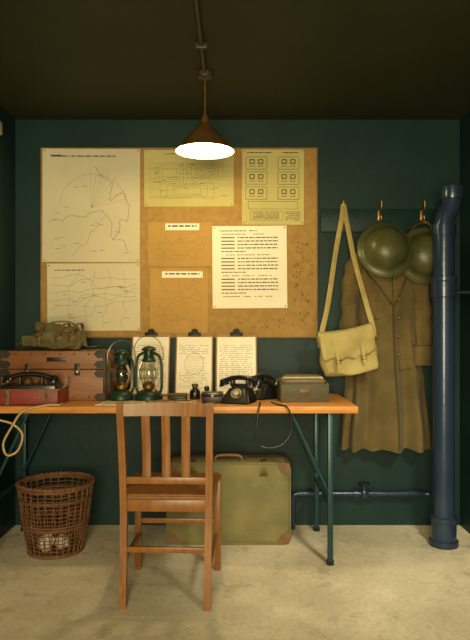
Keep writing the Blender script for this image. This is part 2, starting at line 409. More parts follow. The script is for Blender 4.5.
for i,(x,y,z,s) in enumerate(((-0.035,-0.05,0.062,0.042),(0.04,-0.03,0.055,0.036))):
    bm=bmesh.new(); bmesh.ops.create_icosphere(bm,subdivisions=3,radius=s)
    for v in bm.verts: v.co*=1+0.35*noise.noise(v.co*45+Vector((i,0,0)))
    finish(bm,'crumpled_paper_%d'%(i+1),'white2',wb,(x,y,z),smooth=False)

# ---------------------------------------------------------------- suitcase
su = root('suitcase',(-0.035,3.46,0.0))
W_,D_,H_=0.67,0.20,0.445
box('shell',(W_,D_,H_-0.004),(0,0,H_/2+0.002),'case',su,bev=0.022)
for nm,y in (('front_binding',-D_/2+0.003),('seam_binding',-0.025),('back_binding',D_/2-0.003)):
    r=0.006; zt=H_-0.006; zb=0.008; xx=W_/2-0.004; c=0.03
    pts=[(-xx+c,y,zt),(0,y,zt+0.001),(xx-c,y,zt),(xx-0.008,y,zt-0.008),(xx,y,zt-c),(xx,y,H_/2),(xx,y,zb+c),(xx-0.008,y,zb+0.008),(xx-c,y,zb),(0,y,zb),(-xx+c,y,zb),(-xx+0.008,y,zb+0.008),(-xx,y,zb+c),(-xx,y,H_/2),(-xx,y,zt-c),(-xx+0.008,y,zt-0.008)]
    tube(nm,pts,r,'leather' if nm!='front_binding' else 'case',su,seg=6,n=1,closed=True)
for i,(sx,szz) in enumerate(((-1,1),(1,1),(-1,-1),(1,-1))):
    cx=sx*W_/2; cz=H_/2+szz*H_/2
    q=[(cx-sx*0.004,cz-szz*0.02)]+[(cx-sx*(0.004+0.066*math.sin(k/6*math.pi/2)),cz-szz*(0.006+0.066*math.cos(k/6*math.pi/2))) for k in range(7)]+[(cx-sx*0.02,cz-szz*0.006)]
    poly('corner_patch_%d'%(i+1),q,-D_/2-0.003,-D_/2+0.002,'leather',su)
    box('corner_cap_%d'%(i+1),(0.05,D_+0.004,0.05),(cx-sx*0.024,0,cz-szz*(0.024 if szz>0 else 0.0265)),'leather',su,bev=0.02)
for i,x in enumerate((-0.19,0.19)):
    box('latch_plate_%d'%(i+1),(0.045,0.004,0.03),(x,-D_/2-0.002,H_-0.06),'dullbrass',su,bev=0.0015)
    box('latch_hasp_%d'%(i+1),(0.022,0.006,0.045),(x,-D_/2-0.005,H_-0.045),'dullbrass',su,bev=0.002)
    box('latch_top_%d'%(i+1),(0.03,0.05,0.004),(x,-D_/2+0.03,H_+0.002),'dullbrass',su,bev=0.001)
tube('handle',[(-0.075,-0.045,H_+0.0),(-0.068,-0.045,H_+0.018),(-0.04,-0.045,H_+0.027),(0.04,-0.045,H_+0.027),(0.068,-0.045,H_+0.018),(0.075,-0.045,H_)],0.009,'leather',su,seg=10)
for i,x in enumerate((-0.075,0.075)): box('handle_mount_%d'%(i+1),(0.03,0.03,0.008),(x,-0.045,H_+0.002),'dullbrass',su,bev=0.002)

# ---------------------------------------------------------------- wooden chest with black fittings
cw = root('wooden_chest',(-0.955,3.40,TZ))
CW,CD,CH=0.55,0.26,0.265
box('body',(CW,CD,CH*0.62),(0,0,CH*0.31),'boxw',cw,bev=0.004)
box('lid',(CW,CD,CH*0.36),(0,0,CH*0.63+CH*0.18),'boxw',cw,bev=0.004)
for sx in (-1,1):
    for z in (0.02,CH-0.02,CH*0.54,CH*0.72):
        nm='fitting_%d_%d'%(sx+2,int(z*1000))
        poly(nm,[(sx*CW/2+sx*0.002,z-0.02),(sx*(CW/2+0.002),z+0.02),(sx*(CW/2-0.04),z+0.02),(sx*(CW/2-0.058),z),(sx*(CW/2-0.04),z-0.02)],-CD/2-0.003,-CD/2+0.01,'blackm',cw)
    box('edge_strip_%d'%(sx+2),(0.012,0.012,CH),(sx*(CW/2-0.004),-CD/2+0.004,CH/2),'blackm',cw,bev=0.002)
for i,x in enumerate((-0.13,0.13)):
    box('clasp_%d'%(i+1),(0.028,0.008,0.06),(x,-CD/2-0.003,CH*0.62),'blackm',cw,bev=0.002)
    lathe('clasp_knob_%d'%(i+1),[(0,0.012),(0.007,0.01),(0.008,0)],'brass',cw,(x,-CD/2-0.006,CH*0.58),(math.pi/2,0,0),seg=12)
box('name_plate',(0.10,0.003,0.022),(0.02,-CD/2-0.001,CH*0.82),'blackm',cw,bev=0.001)
tube('side_handle',[(CW/2,-0.05,CH*0.5),(CW/2+0.02,-0.045,CH*0.45),(CW/2+0.022,0,CH*0.43),(CW/2+0.02,0.045,CH*0.45),(CW/2,0.05,CH*0.5)],0.006,'blackm',cw)
for r_ in range(2):
    for c_ in range(6): lathe('screw_%d_%d'%(r_,c_),[(0,0.004),(0.004,0.003),(0.005,0)],'blackm',cw,(-0.19+c_*0.076,-CD/2,0.02+r_*(CH-0.04)),(math.pi/2,0,0),seg=8)

# canvas haversack on chest
hv = root('canvas_haversack',(-0.955,3.40,TZ+CH+0.008))
soft('pouch',(0.27,0.17,0.090),(0.0,0,0.048),'khaki',hv,amt=0.03,sc_=14,seed=3)
soft('pouch_front',(0.14,0.06,0.065),(0.05,-0.09,0.040),'khaki',hv,amt=0.02,sc_=16,seed=8)
soft('rolled_flap',(0.23,0.08,0.05),(-0.02,-0.01,0.105),'khaki',hv,amt=0.025,sc_=18,seed=5,rot=(0,0.08,0))
soft('side_pocket',(0.09,0.08,0.06),(-0.13,-0.07,0.038),'khaki',hv,amt=0.02,sc_=16,seed=11)
for i,x in enumerate((-0.07,0.03,0.10)):
    tube('strap_%d'%(i+1),[(x,-0.125,0.02),(x,-0.13,0.07),(x+0.01,-0.06,0.125),(x+0.015,0.03,0.13),(x+0.01,0.08,0.06)],0.009,'leather',hv,flat=(0.2,1),up=(0,-0.6,1),seg=6)
    tube('buckle_%d'%(i+1),[(x-0.014,-0.137,0.04),(x+0.014,-0.137,0.04),(x+0.014,-0.137,0.062),(x-0.014,-0.137,0.062)],0.002,'brass',hv,seg=5,n=1,closed=True)
tube('shoulder_strap',[(-0.13,-0.02,0.05),(-0.18,-0.06,0.03),(-0.22,-0.03,0.012),(-0.2,0.05,0.012),(-0.14,0.05,0.06),(-0.06,0.03,0.135),(0.06,0.0,0.14),(0.13,-0.03,0.07),(0.165,-0.08,0.012),(0.20,-0.02,0.012)],0.014,'khaki',hv,flat=(0.2,1),up=(0,0,1),seg=6)

# ---------------------------------------------------------------- field telephone in red case
ft = root('field_telephone',(-1.02,3.155,TZ))
for nm,s,l in (('case_bottom',(0.31,0.17,0.008),(0,0,0.004)),('case_front',(0.31,0.008,0.075),(0,-0.081,0.038)),('case_back',(0.31,0.008,0.075),(0,0.081,0.038)),
               ('case_left',(0.008,0.17,0.075),(-0.151,0,0.038)),('case_right',(0.008,0.17,0.075),(0.151,0,0.038))):
    box(nm,s,l,'red',ft,bev=0.002)
for nm,s,l in (('rim_front',(0.315,0.012,0.008),(0,-0.081,0.078)),('rim_back',(0.315,0.012,0.008),(0,0.081,0.078)),('rim_left',(0.012,0.17,0.008),(-0.151,0,0.078)),('rim_right',(0.012,0.17,0.008),(0.151,0,0.078))):
    box(nm,s,l,'leather',ft,bev=0.002)
for i,x in enumerate((-0.1,0.1)):
    box('case_strap_%d'%(i+1),(0.020,0.004,0.075),(x,-0.087,0.040),'leather',ft,bev=0.002)
    box('case_buckle_%d'%(i+1),(0.026,0.004,0.018),(x,-0.0905,0.05),'dullbrass',ft,bev=0.001)
box('set_body',(0.27,0.135,0.09),(-0.005,0.005,0.055),'black',ft,bev=0.006)
tube('handset_grip',[(-0.11,-0.03,0.130),(-0.06,-0.03,0.146),(0,-0.03,0.152),(0.06,-0.03,0.146),(0.11,-0.03,0.130)],0.013,'black',ft,seg=12)
for i,s in enumerate((-1,1)):
    lathe('handset_cup_%d'%(i+1),[(0,0.03),(0.014,0.028),(0.02,0.016),(0.028,0.004),(0.028,-0.006),(0,-0.008)],'black',ft,(s*0.115,-0.03,0.118),(0,s*0.25,0),seg=20)
    lathe('bell_%d'%(i+1),[(0,0.025),(0.012,0.023),(0.022,0.012),(0.025,0)],'dullbrass',ft,(s*0.04,0.035,0.100),seg=20)
    box('handset_rest_%d'%(i+1),(0.014,0.03,0.04),(s*0.055,-0.03,0.118),'blackm',ft,bev=0.002)
tube('crank',[(0.12,0.01,0.07),(0.165,0.01,0.09),(0.165,0.01,0.13),(0.185,0.01,0.13)],0.004,'chrome',ft,n=1)
fc = root('field_telephone_cable',(-1.02,3.155,TZ))
tube('cable',[(0.162,-0.04,0.0065),(0.16,-0.10,0.0065),(0.10,-0.118,0.006),(0.0,-0.148,-0.02),(-0.05,-0.155,-0.09),(-0.09,-0.16,-0.17),(-0.07,-0.17,-0.225),(-0.02,-0.165,-0.205),(0.0,-0.158,-0.13),(-0.05,-0.15,-0.08),(-0.12,-0.15,-0.06)],0.0055,'rope',fc,seg=8,n=8)

# ---------------------------------------------------------------- hurricane lanterns
def lantern(x,y,s=1.0,rz=0):
    e = root('hurricane_lantern',(x,y,TZ),(0,0,rz)); e.scale=(s,s,s)
    lathe('fuel_tank',[(0,0),(0.066,0),(0.070,0.004),(0.070,0.012),(0.066,0.030),(0.058,0.042),(0.035,0.052),(0.028,0.054),(0,0.054)],'lgreen',e)
    lathe('filler_cap',[(0,0.012),(0.011,0.012),(0.011,0),(0,0)],'brass',e,(0.04,-0.03,0.047),seg=14)
    lathe('burner',[(0.020,0.052),(0.030,0.062),(0.032,0.078),(0.022,0.09),(0.010,0.098),(0,0.10)],'brass',e)
    lathe('globe',[(0.028,0.080),(0.040,0.105),(0.047,0.130),(0.045,0.155),(0.033,0.185),(0.028,0.196),(0.026,0.196),(0.031,0.184),(0.043,0.155),(0.045,0.130),(0.038,0.106),(0.026,0.080)],'glass',e,ang=1.5)
    lathe('chimney',[(0.034,0.192),(0.036,0.200),(0.028,0.210),(0.024,0.230),(0.024,0.245),(0.038,0.250),(0.036,0.256),(0.022,0.268),(0.0,0.272)],'lgreen',e)
    for s_ in (-1,1):
        n='left' if s_<0 else 'right'
        tube('air_tube_'+n,[(s_*0.055,0,0.035),(s_*0.068,0,0.06),(s_*0.070,0,0.12),(s_*0.068,0,0.18),(s_*0.055,0,0.222),(s_*0.022,0,0.238)],0.007,'lgreen',e,seg=10)
    tube('bail',[(-0.068,0,0.19),(-0.080,-0.004,0.24),(-0.055,-0.01,0.30),(0,-0.012,0.322),(0.055,-0.01,0.30),(0.080,-0.004,0.24),(0.068,0,0.19)],0.0022,'chrome',e,seg=6)
    for i,a in enumerate((0.6,2.54,3.74,5.68)):
        tube('guard_%d'%(i+1),[(0.034*math.cos(a),0.034*math.sin(a),0.078),(0.053*math.cos(a),0.053*math.sin(a),0.13),(0.034*math.cos(a),0.034*math.sin(a),0.195)],0.0015,'chrome',e,seg=5)
    for z,r in ((0.112,0.050),(0.155,0.052)): tube('guard_ring_%d'%int(z*1000),ring_pts(r,z,24),0.0013,'chrome',e,seg=5,n=1,closed=True)
    return e
lantern(-0.605,3.33,0.98,0.5); lantern(-0.455,3.30,1.06,-0.3)

# ---------------------------------------------------------------- clipboards
def clipb(x,w,seed,h=0.36):
    e=root('clipboard',(x,3.548,TZ+0.002),(-0.27,0,0))
    box('backing',(w,0.004,h),(0,0,h/2),'ply',e,bev=0.001)
    box('paper_stack',(w*0.93,0.003,h*0.93),(0,-0.0038,h*0.475),'white2',e,bev=0)
    bm=bmesh.new(); 
    for k in range(22):
        z=h*0.80-k*h*0.033
        if seed==1 and 4<k<14: ribbon(bm,[(-w*.2,z),(w*.3,z+0.01*math.sin(k))],0.0010,-0.0056)
        else: words(bm,-w*.4,w*.38,z,.0025,-0.0056,.7,seed*50+k)
    if seed==1: ribbon(bm,[(w*.0+w*.25*math.cos(t/3),h*.5+w*.3*math.sin(t/3)) for t in range(20)],0.002,-0.0056)
    if seed==2:
        for k in range(6): ribbon(bm,[(-w*.4+k*w*.155,h*.12),(-w*.4+k*w*.155,h*.5)],0.001,-0.0056)
    finish(bm,'print','inkg',e,smooth=False)
    box('clip_bar',(0.075,0.012,0.022),(0,-0.006,h-0.006),'blackm',e,bev=0.003)
    poly('clip_lever',[(-0.026,h-0.004),(0.026,h-0.004),(0.016,h+0.022),(0.006,h+0.026),(-0.006,h+0.026),(-0.016,h+0.022)],-0.014,-0.010,'blackm',e)
    return e
clipb(-0.487,0.222,0); clipb(-0.235,0.215,1); clipb(0.008,0.238,2)

# ---------------------------------------------------------------- small desk things
ib = root('ink_bottle',(-0.215,3.36,TZ))
lathe('bottle',[(0,0),(0.027,0),(0.029,0.004),(0.029,0.04),(0.022,0.052),(0.014,0.056),(0.014,0.066),(0,0.066)],'black',ib,seg=24)
lathe('cap',[(0,0.082),(0.016,0.082),(0.017,0.078),(0.017,0.066),(0,0.066)],'dullbrass',ib,seg=24)
st = root('rubber_stamp',(-0.150,3.32,TZ))
box('stamp_block',(0.06,0.035,0.02),(0,0,0.01),'boxw',st)
lathe('stamp_handle',[(0,0.02),(0.010,0.02),(0.008,0.04),(0.015,0.058),(0.012,0.072),(0,0.076)],'black',st,seg=18)
ti = root('tobacco_tin',(-0.305,3.32,TZ))
box('tin_body',(0.10,0.07,0.025),(0,0,0.0125),'lgreen',ti,bev=0.006); box('tin_lid',(0.103,0.073,0.010),(0,0,0.029),'dullbrass',ti,bev=0.004)
bx = root('ink_pad_box',(-0.115,3.20,TZ))
box('base',(0.105,0.075,0.036),(0,0,0.018),'blackm',bx,bev=0.004); box('lid',(0.11,0.08,0.020),(0,0,0.047),'black',bx,bev=0.004); box('catch',(0.014,0.004,0.014),(0,-0.041,0.037),'brass',bx,bev=0.001)
ob = root('open_notebook',(-0.315,3.145,TZ),(0,0,0.06))
for i,s in enumerate((-1,1)):
    bm=bmesh.new(); n=8; v=[]
    for k in range(n+1):
        t=k/n; x=s*t*0.12; z=0.008+0.010*math.sin(min(1,t*1.4)*math.pi)*(1-t*0.4)
        v.append([bm.verts.new((x,-0.075,z)),bm.verts.new((x,0.075,z)),bm.verts.new((x,0.075,0.001)),bm.verts.new((x,-0.075,0.001))])
    for a,b in zip(v,v[1:]):
        for k in range(4): bm.faces.new((a[k],a[(k+1)%4],b[(k+1)%4],b[k]))
    bm.faces.new(v[-1]); bm.faces.new(v[0])
    finish(bm,'pages_%d'%(i+1),'pages',ob)
tube('pencil',[(-0.07,-0.04,0.024),(0.09,-0.06,0.024)],0.0035,'red',ob,seg=6,n=1)
dp = root('loose_papers',(-0.58,3.15,TZ),(0,0,-0.15))
box('sheet_1',(0.21,0.15,0.002),(0,0,0.001),'white2',dp,bev=0); box('sheet_2',(0.21,0.15,0.002),(0.02,0.01,0.0032),'white',dp,rot=(0,0,0.2),bev=0)

# ---------------------------------------------------------------- telephones
def frust(name,b,t,z0,z1,m,parent,off=(0,0),bev=0.012):
    bm=bmesh.new()
    A=[bm.verts.new((x*b[0]/2,y*b[1]/2,z0)) for x,y in ((-1,-1),(1,-1),(1,1),(-1,1))]
    B=[bm.verts.new((x*t[0]/2+off[0],y*t[1]/2+off[1],z1)) for x,y in ((-1,-1),(1,-1),(1,1),(-1,1))]
    bm.faces.new(A[::-1]); bm.faces.new(B)
    for k in range(4): bm.faces.new((A[k],A[(k+1)%4],B[(k+1)%4],B[k]))
    bmesh.ops.bevel(bm,geom=list(bm.edges),offset=bev,segments=3,affect='EDGES')
    return finish(bm,name,m,parent)
def phone(x,y,rz,s):
    tp = root('rotary_telephone',(x,y,TZ),(0,0,math.radians(rz))); tp.scale=(s,s,s)
    frust('base',(0.19,0.20,),(0.11,0.085),0.0,0.095,'black',tp,off=(0,0.03))
    box('cradle_bar',(0.12,0.03,0.022),(0,0.03,0.10),'black',tp,bev=0.006)
    for i,s in enumerate((-1,1)):
        for j,yy in enumerate((0.005,0.055)):
            box('cradle_prong_%d'%(i*2+j+1),(0.016,0.010,0.034),(s*0.05,yy,0.118),'black',tp,bev=0.003)
    tube('handset',[(-0.10,0.03,0.126),(-0.05,0.03,0.142),(0,0.03,0.147),(0.05,0.03,0.142),(0.10,0.03,0.126)],0.015,'black',tp,seg=12)
    for i,s in enumerate((-1,1)):
        lathe('ear_cup_%d'%(i+1),[(0,0.026),(0.016,0.024),(0.022,0.008),(0.031,-0.006),(0.031,-0.018),(0,-0.02)],'black',tp,(s*0.108,0.03,0.112),(0,s*0.35,0),seg=20)
    dl=root('dial',(0,-0.045,0.057),(math.radians(48),0,0)); dl.parent=tp
    lathe('dial_plate',[(0,0.004),(0.036,0.004),(0.040,0)],'blackm',dl,seg=30)
    lathe('finger_wheel',[(0.0,0.009),(0.016,0.009),(0.016,0.006),(0,0.006)],'pages',dl,seg=30)
    for k in range(10):
        a=k*0.56; lathe('finger_hole_%d'%k,[(0,0.0062),(0.0050,0.0062),(0.0050,0.004)],'pages',dl,(0.028*math.cos(a),0.028*math.sin(a),0),seg=10)
    return tp
t1=phone(0.020,3.20,-20,0.86); t2=phone(0.145,3.400,-50,0.84)
pc=root('telephone_cord',(0,0,0))
tube('cord',[(0.125,3.17,0.790),(0.125,3.10,0.790),(0.12,3.045,0.790),(0.115,3.025,0.775),(0.105,3.02,0.70),(0.10,3.02,0.63),(0.145,3.02,0.59),(0.22,3.02,0.60),(0.27,3.025,0.66),(0.27,3.025,0.74),(0.25,3.03,0.785),(0.215,3.07,0.790),(0.185,3.17,0.790)],0.0045,'black',pc,seg=7,n=8)

# ---------------------------------------------------------------- file box with ledgers
tr = root('wooden_file_box',(0.355,3.30,TZ),(0,0,math.radians(3)))
box('bottom',(0.25,0.18,0.010),(0,0,0.005),'tray',tr)
box('front',(0.25,0.012,0.090),(0,-0.084,0.050),'tray',tr); box('back',(0.25,0.012,0.110),(0,0.084,0.060),'tray',tr)
for i,s in enumerate((-1,1)):
    poly('side_%d'%(i+1),[(-0.078,0.01),(0.078,0.01),(0.078,0.115),(0.03,0.112),(-0.078,0.095)],s*0.119-0.006,s*0.119+0.006,'tray',tr,rot=(0,0,math.pi/2))
for i,(y,h,m_,a) in enumerate(((-0.060,0.090,'tray',-0.05),(-0.038,0.100,'leather',-0.06),(-0.015,0.105,'khaki',-0.06),(0.008,0.112,'pages',-0.05),(0.034,0.108,'leather',-0.04),(0.060,0.115,'khaki',0.0))):
    box('ledger_%d'%(i+1),(0.21,0.014,h),(0.005*((i%2)*2-1),y,0.012+h/2),m_,tr,rot=(a,0,0),bev=0.002)
box('label_holder',(0.05,0.003,0.022),(0,-0.0915,0.055),'dullbrass',tr,bev=0.001)
bk = root('stacked_books',(0.37,3.565,TZ),(0,0,0.05))
for i,(w,m_,z) in enumerate(((0.22,'khaki',0.016),(0.20,'leather',0.046),(0.21,'case',0.076),(0.19,'leather',0.106))):
    box('cover_low_%d'%(i+1),(w,0.12,0.003),(0,0,z-0.0135),m_,bk,bev=0.001); box('cover_high_%d'%(i+1),(w,0.12,0.003),(0,0,z+0.0125),m_,bk,bev=0.001)
    box('page_block_%d'%(i+1),(w-0.008,0.112,0.023),(0.002,0,z),'pages',bk,bev=0); box('spine_%d'%(i+1),(w,0.003,0.026),(0,-0.0605,z),m_,bk,bev=0.001)

# ---------------------------------------------------------------- coat rack
rk = root('coat_rack',(0.85,3.689,1.80))
box('plank',(0.69,0.020,0.135),(0,0,0),'wall',rk,bev=0.004)
HX=(-0.22,0.0,0.25)
for i,x in enumerate(HX):
    box('hook_plate_%d'%(i+1),(0.022,0.005,0.06),(x,-0.0135,0.03),'brass',rk,bev=0.002)
    tube('hook_upper_%d'%(i+1),[(x,-0.014,0.03),(x,-0.04,0.04),(x,-0.065,0.065),(x,-0.07,0.095)],0.005,'brass',rk,seg=8)
    tube('hook_lower_%d'%(i+1),[(x,-0.014,0.01),(x,-0.035,-0.005),(x,-0.055,-0.005),(x,-0.062,0.018)],0.005,'brass',rk,seg=8)
    lathe('hook_tip_%d'%(i+1),[(0,0.008),(0.007,0.005),(0.008,0),(0.006,-0.005),(0,-0.007)],'brass',rk,(x,-0.07,0.098),seg=12)

# ---------------------------------------------------------------- greatcoat
gc = root('army_greatcoat',(0.870,3.628,0))
def lerpt(z,tab):
    for (z0,v0),(z1,v1) in zip(tab,tab[1:]):
        if z0>=z>=z1: 
            t=(z0-z)/(z0-z1); t=t*t*(3-2*t); return v0+(v1-v0)*t
    return tab[0][1] if z>tab[0][0] else tab[-1][1]
WT=[(1.70,0.05),(1.665,0.080),(1.60,0.150),(1.52,0.178),(1.30,0.175),(1.12,0.180),(0.85,0.222),(0.47,0.250)]
DT=[(1.70,0.030),(1.60,0.045),(1.40,0.070),(1.10,0.068),(0.47,0.090)]
def body(th,z):
    w=lerpt(z,WT); d=lerpt(z,DT); t=max(0,min(1,(1.40-z)/0.80))
    f=1+t*(0.38*math.sin(8*th+0.8+z*0.9)+0.20*math.sin(13*th+2-z*1.6))+0.35*noise.noise(Vector((th*1.6,z*3.2,1.7)))*(1 if z<1.6 else 0.3)
    c,s=math.cos(th),math.sin(th)
    return Vector((w*abs(c)**0.85*(1 if c>0 else -1)*(1+0.12*(f-1)), d*s*f if s<0 else 0.05*s, z))
def fy(x,z,off=0.008):
    w=lerpt(z,WT); c=max(-1,min(1,x/w)); c=abs(c)**(1/0.85)*(1 if c>0 else -1)
    return body(-math.acos(c),z).y-off
bm=bmesh.new(); nz=80; nt_=160; rg=[]
for i in range(nz+1):
    z=1.70-(1.70-0.47)*i/nz
    rg.append([bm.verts.new(body(2*math.pi*(k+.01)/nt_-math.pi*1.5,z)+Vector((0,0,0.008*math.sin(k*0.5) if i==nz else 0))) for k in range(nt_)])
for a,b in zip(rg,rg[1:]):
    for k in range(nt_): bm.faces.new((a[k],a[(k+1)%nt_],b[(k+1)%nt_],b[k]))
bm.faces.new(rg[0])
finish(bm,'coat_body','coat',gc,ang=1.4)
for i,s in enumerate((-1,1)):
    bm=bmesh.new()
    P=crom([(s*0.135,0.0,1.60),(s*0.180,-0.012,1.52),(s*0.205,-0.024,1.35),(s*0.212,-0.034,1.18),(s*0.205,-0.044,0.98)],8); rgs=[]
    for k,p in enumerate(P):
        t=k/(len(P)-1); r=0.057-0.006*t if k else 0.03
        row=[]
        for q in range(28):
            a=2*math.pi*q/28; rr_=r*(1+0.10*math.sin(k*1.1+a*2)+0.24*noise.noise(Vector((math.cos(a)*1.3+s*4,math.sin(a)*1.3,k*0.35))))
            row.append(bm.verts.new(p+Vector((rr_*math.cos(a)*0.95,rr_*math.sin(a)*0.80,0))))
        rgs.append(row)
    for a,b in zip(rgs,rgs[1:]):
        for q in range(28): bm.faces.new((a[q],a[(q+1)%28],b[(q+1)%28],b[q]))
    bm.faces.new(rgs[0]); finish(bm,'sleeve_%d'%(i+1),'coat',gc,ang=1.4)
    lathe('cuff_%d'%(i+1),[(0.050,0.0),(0.057,-0.001),(0.059,0.05),(0.061,0.11),(0.056,0.112),(0.05,0.0)],'coat',gc,(s*0.205,-0.044,0.955),sy=0.82,seg=28)
    tube('cuff_edge_%d'%(i+1),[(s*0.205+0.061*math.cos(a/20*2*math.pi),-0.044+0.050*math.sin(a/20*2*math.pi),1.066) for a in range(20)],0.0025,'coatd',gc,n=1,closed=True,seg=5)
def patch(name,pts,off,m,thick=0.008):
    bm=bmesh.new(); f=bm.faces.new([bm.verts.new((p[0],0,p[1])) for p in pts])
    bmesh.ops.triangulate(bm,faces=[f]); bmesh.ops.subdivide_edges(bm,edges=list(bm.edges),cuts=5,use_grid_fill=True)
    for v in bm.verts: v.co.y=fy(v.co.x,v.co.z,off)
    o=finish(bm,name,m,gc,ang=1.5); md=o.modifiers.new('t','SOLIDIFY'); md.thickness=thick; md.offset=0; return o
patch('lapel_left',[(-0.028,1.655),(-0.075,1.60),(-0.125,1.545),(-0.118,1.49),(0.02,1.30),(0.02,1.40)],0.016,'coat')
patch('lapel_right',[(0.028,1.655),(0.075,1.60),(0.125,1.545),(0.118,1.49),(0.035,1.30),(0.022,1.40)],0.018,'coat')
patch('collar_left',[(-0.02,1.69),(-0.065,1.67),(-0.12,1.585),(-0.10,1.555),(-0.04,1.61)],0.026,'coat')
patch('collar_right',[(0.02,1.69),(0.065,1.67),(0.12,1.585),(0.10,1.555),(0.04,1.61)],0.028,'coat')
def along(pts,off): return [(x,fy(x,z,off),z) for x,z in pts]
tube('lapel_edge_left',along([(-0.125,1.545),(-0.118,1.49),(-0.05,1.40),(0.02,1.30)],0.018),0.005,'coatd',gc,seg=5)
tube('lapel_edge_right',along([(0.125,1.545),(0.118,1.49),(0.08,1.40),(0.035,1.30)],0.020),0.005,'coatd',gc,seg=5)
tube('front_edge',along([(0.03+0.02*(k/16),1.30-k*0.82/16) for k in range(17)],0.002),0.006,'coatd',gc,seg=6,n=3)
for s in (-1,1):
    patch('pocket_flap_%d'%(s+2),[(s*0.07,0.985),(s*0.145,0.995),(s*0.145,0.935),(s*0.07,0.925)],0.008,'coat',0.006)
    for k in range(4):
        x=s*0.065; z=1.33-k*0.105; lathe('button_%d_%d'%(s+2,k+1),[(0,0.007),(0.008,0.006),(0.011,0.001),(0.009,-0.003)],'dullbrass',gc,(x,fy(x,z,0.006),z),(math.pi/2,0,0),seg=14)
tube('hanging_loop',[(-0.040,0.0,1.69),(-0.030,0.012,1.76),(-0.021,0.012,1.79),(-0.012,0.01,1.77),(-0.005,0.0,1.69)],0.004,'coatd',gc,seg=6)

# ---------------------------------------------------------------- helmets
def helmet(x,y,z,rx,ry=0,k=1.0):
    e=root('steel_helmet',(x,y,z),(rx,ry,0)); e.scale=(k,k,k)
    lathe('shell',[(0.152,-0.006),(0.155,-0.003),(0.152,0.001),(0.135,0.008),(0.122,0.016),(0.117,0.030),(0.112,0.052),(0.098,0.078),(0.075,0.098),(0.045,0.110),(0.02,0.114),(0,0.115),
        (0,0.112),(0.044,0.107),(0.073,0.095),(0.095,0.076),(0.109,0.050),(0.114,0.030),(0.119,0.014),(0.135,0.004),(0.150,-0.003),(0.152,-0.006)],'helmet',e,seg=56,sy=1.04,ang=1.2)
    tube('rolled_rim',[(0.154*math.cos(a/48*2*math.pi),0.160*math.sin(a/48*2*math.pi),-0.003) for a in range(48)],0.003,'helmet',e,seg=6,n=1,closed=True)
    lathe('liner',[(0.10,0.0),(0.104,0.03),(0.09,0.06),(0.088,0.058),(0.1,0.028),(0.096,0.0)],'leather',e,seg=30)
    for i,s in enumerate((-1,1)): lathe('rivet_%d'%(i+1),[(0,0.003),(0.004,0.002),(0.005,0)],'helmet',e,(s*0.127,0,0.011),seg=10)
    return e
h1=helmet(0.828,3.44,1.597,math.radians(72))
tube('chin_strap',[(-0.11,0.02,-0.002),(-0.07,0.12,-0.02),(0.015,0.185,-0.11),(0.05,0.13,-0.03),(0.11,0.02,-0.002)],0.007,'leather',h1,flat=(0.3,1),seg=6)
h2=helmet(1.072,3.53,1.575,math.radians(84),0,1.0)
tube('chin_strap',[(-0.11,0.02,-0.002),(-0.06,0.16,-0.01),(0.03,0.215,-0.075),(0.05,0.16,-0.01),(0.11,0.02,-0.002)],0.007,'leather',h2,flat=(0.3,1),seg=6)

# ---------------------------------------------------------------- satchel
sg=root('canvas_satchel',(0.615,3.43,1.050),(0,math.radians(-10),0))
soft('bag',(0.30,0.085,0.235),(0,0,-0.015),'satchel',sg,amt=0.040,sc_=9,rnd=0.25,cuts=18,seed=2)
bm=bmesh.new(); NX=24; NZ=16; vs=[]
for i in range(NX+1):
    for j in range(NZ+1):
        u=i/NX*2-1; t=j/NZ
        zz=0.118-0.150*max(0,t-0.2)/0.8*(1+0.05*math.sin(i)); 
        if t<0.2: yy=0.03-0.085*t/0.2; zz=0.112+0.012*math.sin(t/0.2*math.pi)
        else: yy=-0.057-0.010*math.sin((t-.2)*4)+0.016*noise.noise(Vector((u*3,t*3,2.2)))
        vs.append(bm.verts.new((u*0.150*(1-0.03*t),yy,zz-0.018*(1-abs(u))*(1 if t>0.9 else t)-0.012*(1-u*u)*(1-t))))
for i in range(NX):
    for j in range(NZ):
        a=i*(NZ+1)+j; bm.faces.new((vs[a],vs[a+NZ+1],vs[a+NZ+2],vs[a+1]))
o=finish(bm,'flap','satchel',sg,ang=1.5); md=o.modifiers.new('t','SOLIDIFY'); md.thickness=0.005
for i,x in enumerate((-0.07,0.07)):
    tube('flap_strap_%d'%(i+1),[(x,-0.068,0.02),(x,-0.076,-0.02),(x,-0.072,-0.09)],0.009,'satchel',sg,flat=(0.2,1),up=(0,-1,0),seg=6)
    tube('flap_buckle_%d'%(i+1),[(x-0.012,-0.076,-0.048),(x+0.012,-0.076,-0.048),(x+0.012,-0.076,-0.064),(x-0.012,-0.076,-0.064)],0.002,'dullbrass',sg,seg=5,n=1,closed=True)
iv=Matrix.Rotation(math.radians(-10),4,'Y').inverted()
def L(x,y,z): return tuple(iv@Vector((x-0.615,y-3.43,z-1.050)))
tube('shoulder_strap',[L(0.470,3.435,1.06),L(0.475,3.44,1.13),L(0.52,3.50,1.30),L(0.575,3.57,1.60),L(0.615,3.600,1.80),L(0.628,3.618,1.880),L(0.640,3.602,1.80),L(0.675,3.53,1.55),L(0.72,3.45,1.32),L(0.755,3.42,1.17),L(0.760,3.425,1.12)],0.014,'satchel',sg,flat=(0.16,1),up=(0,-1,0.2),seg=8,n=8)

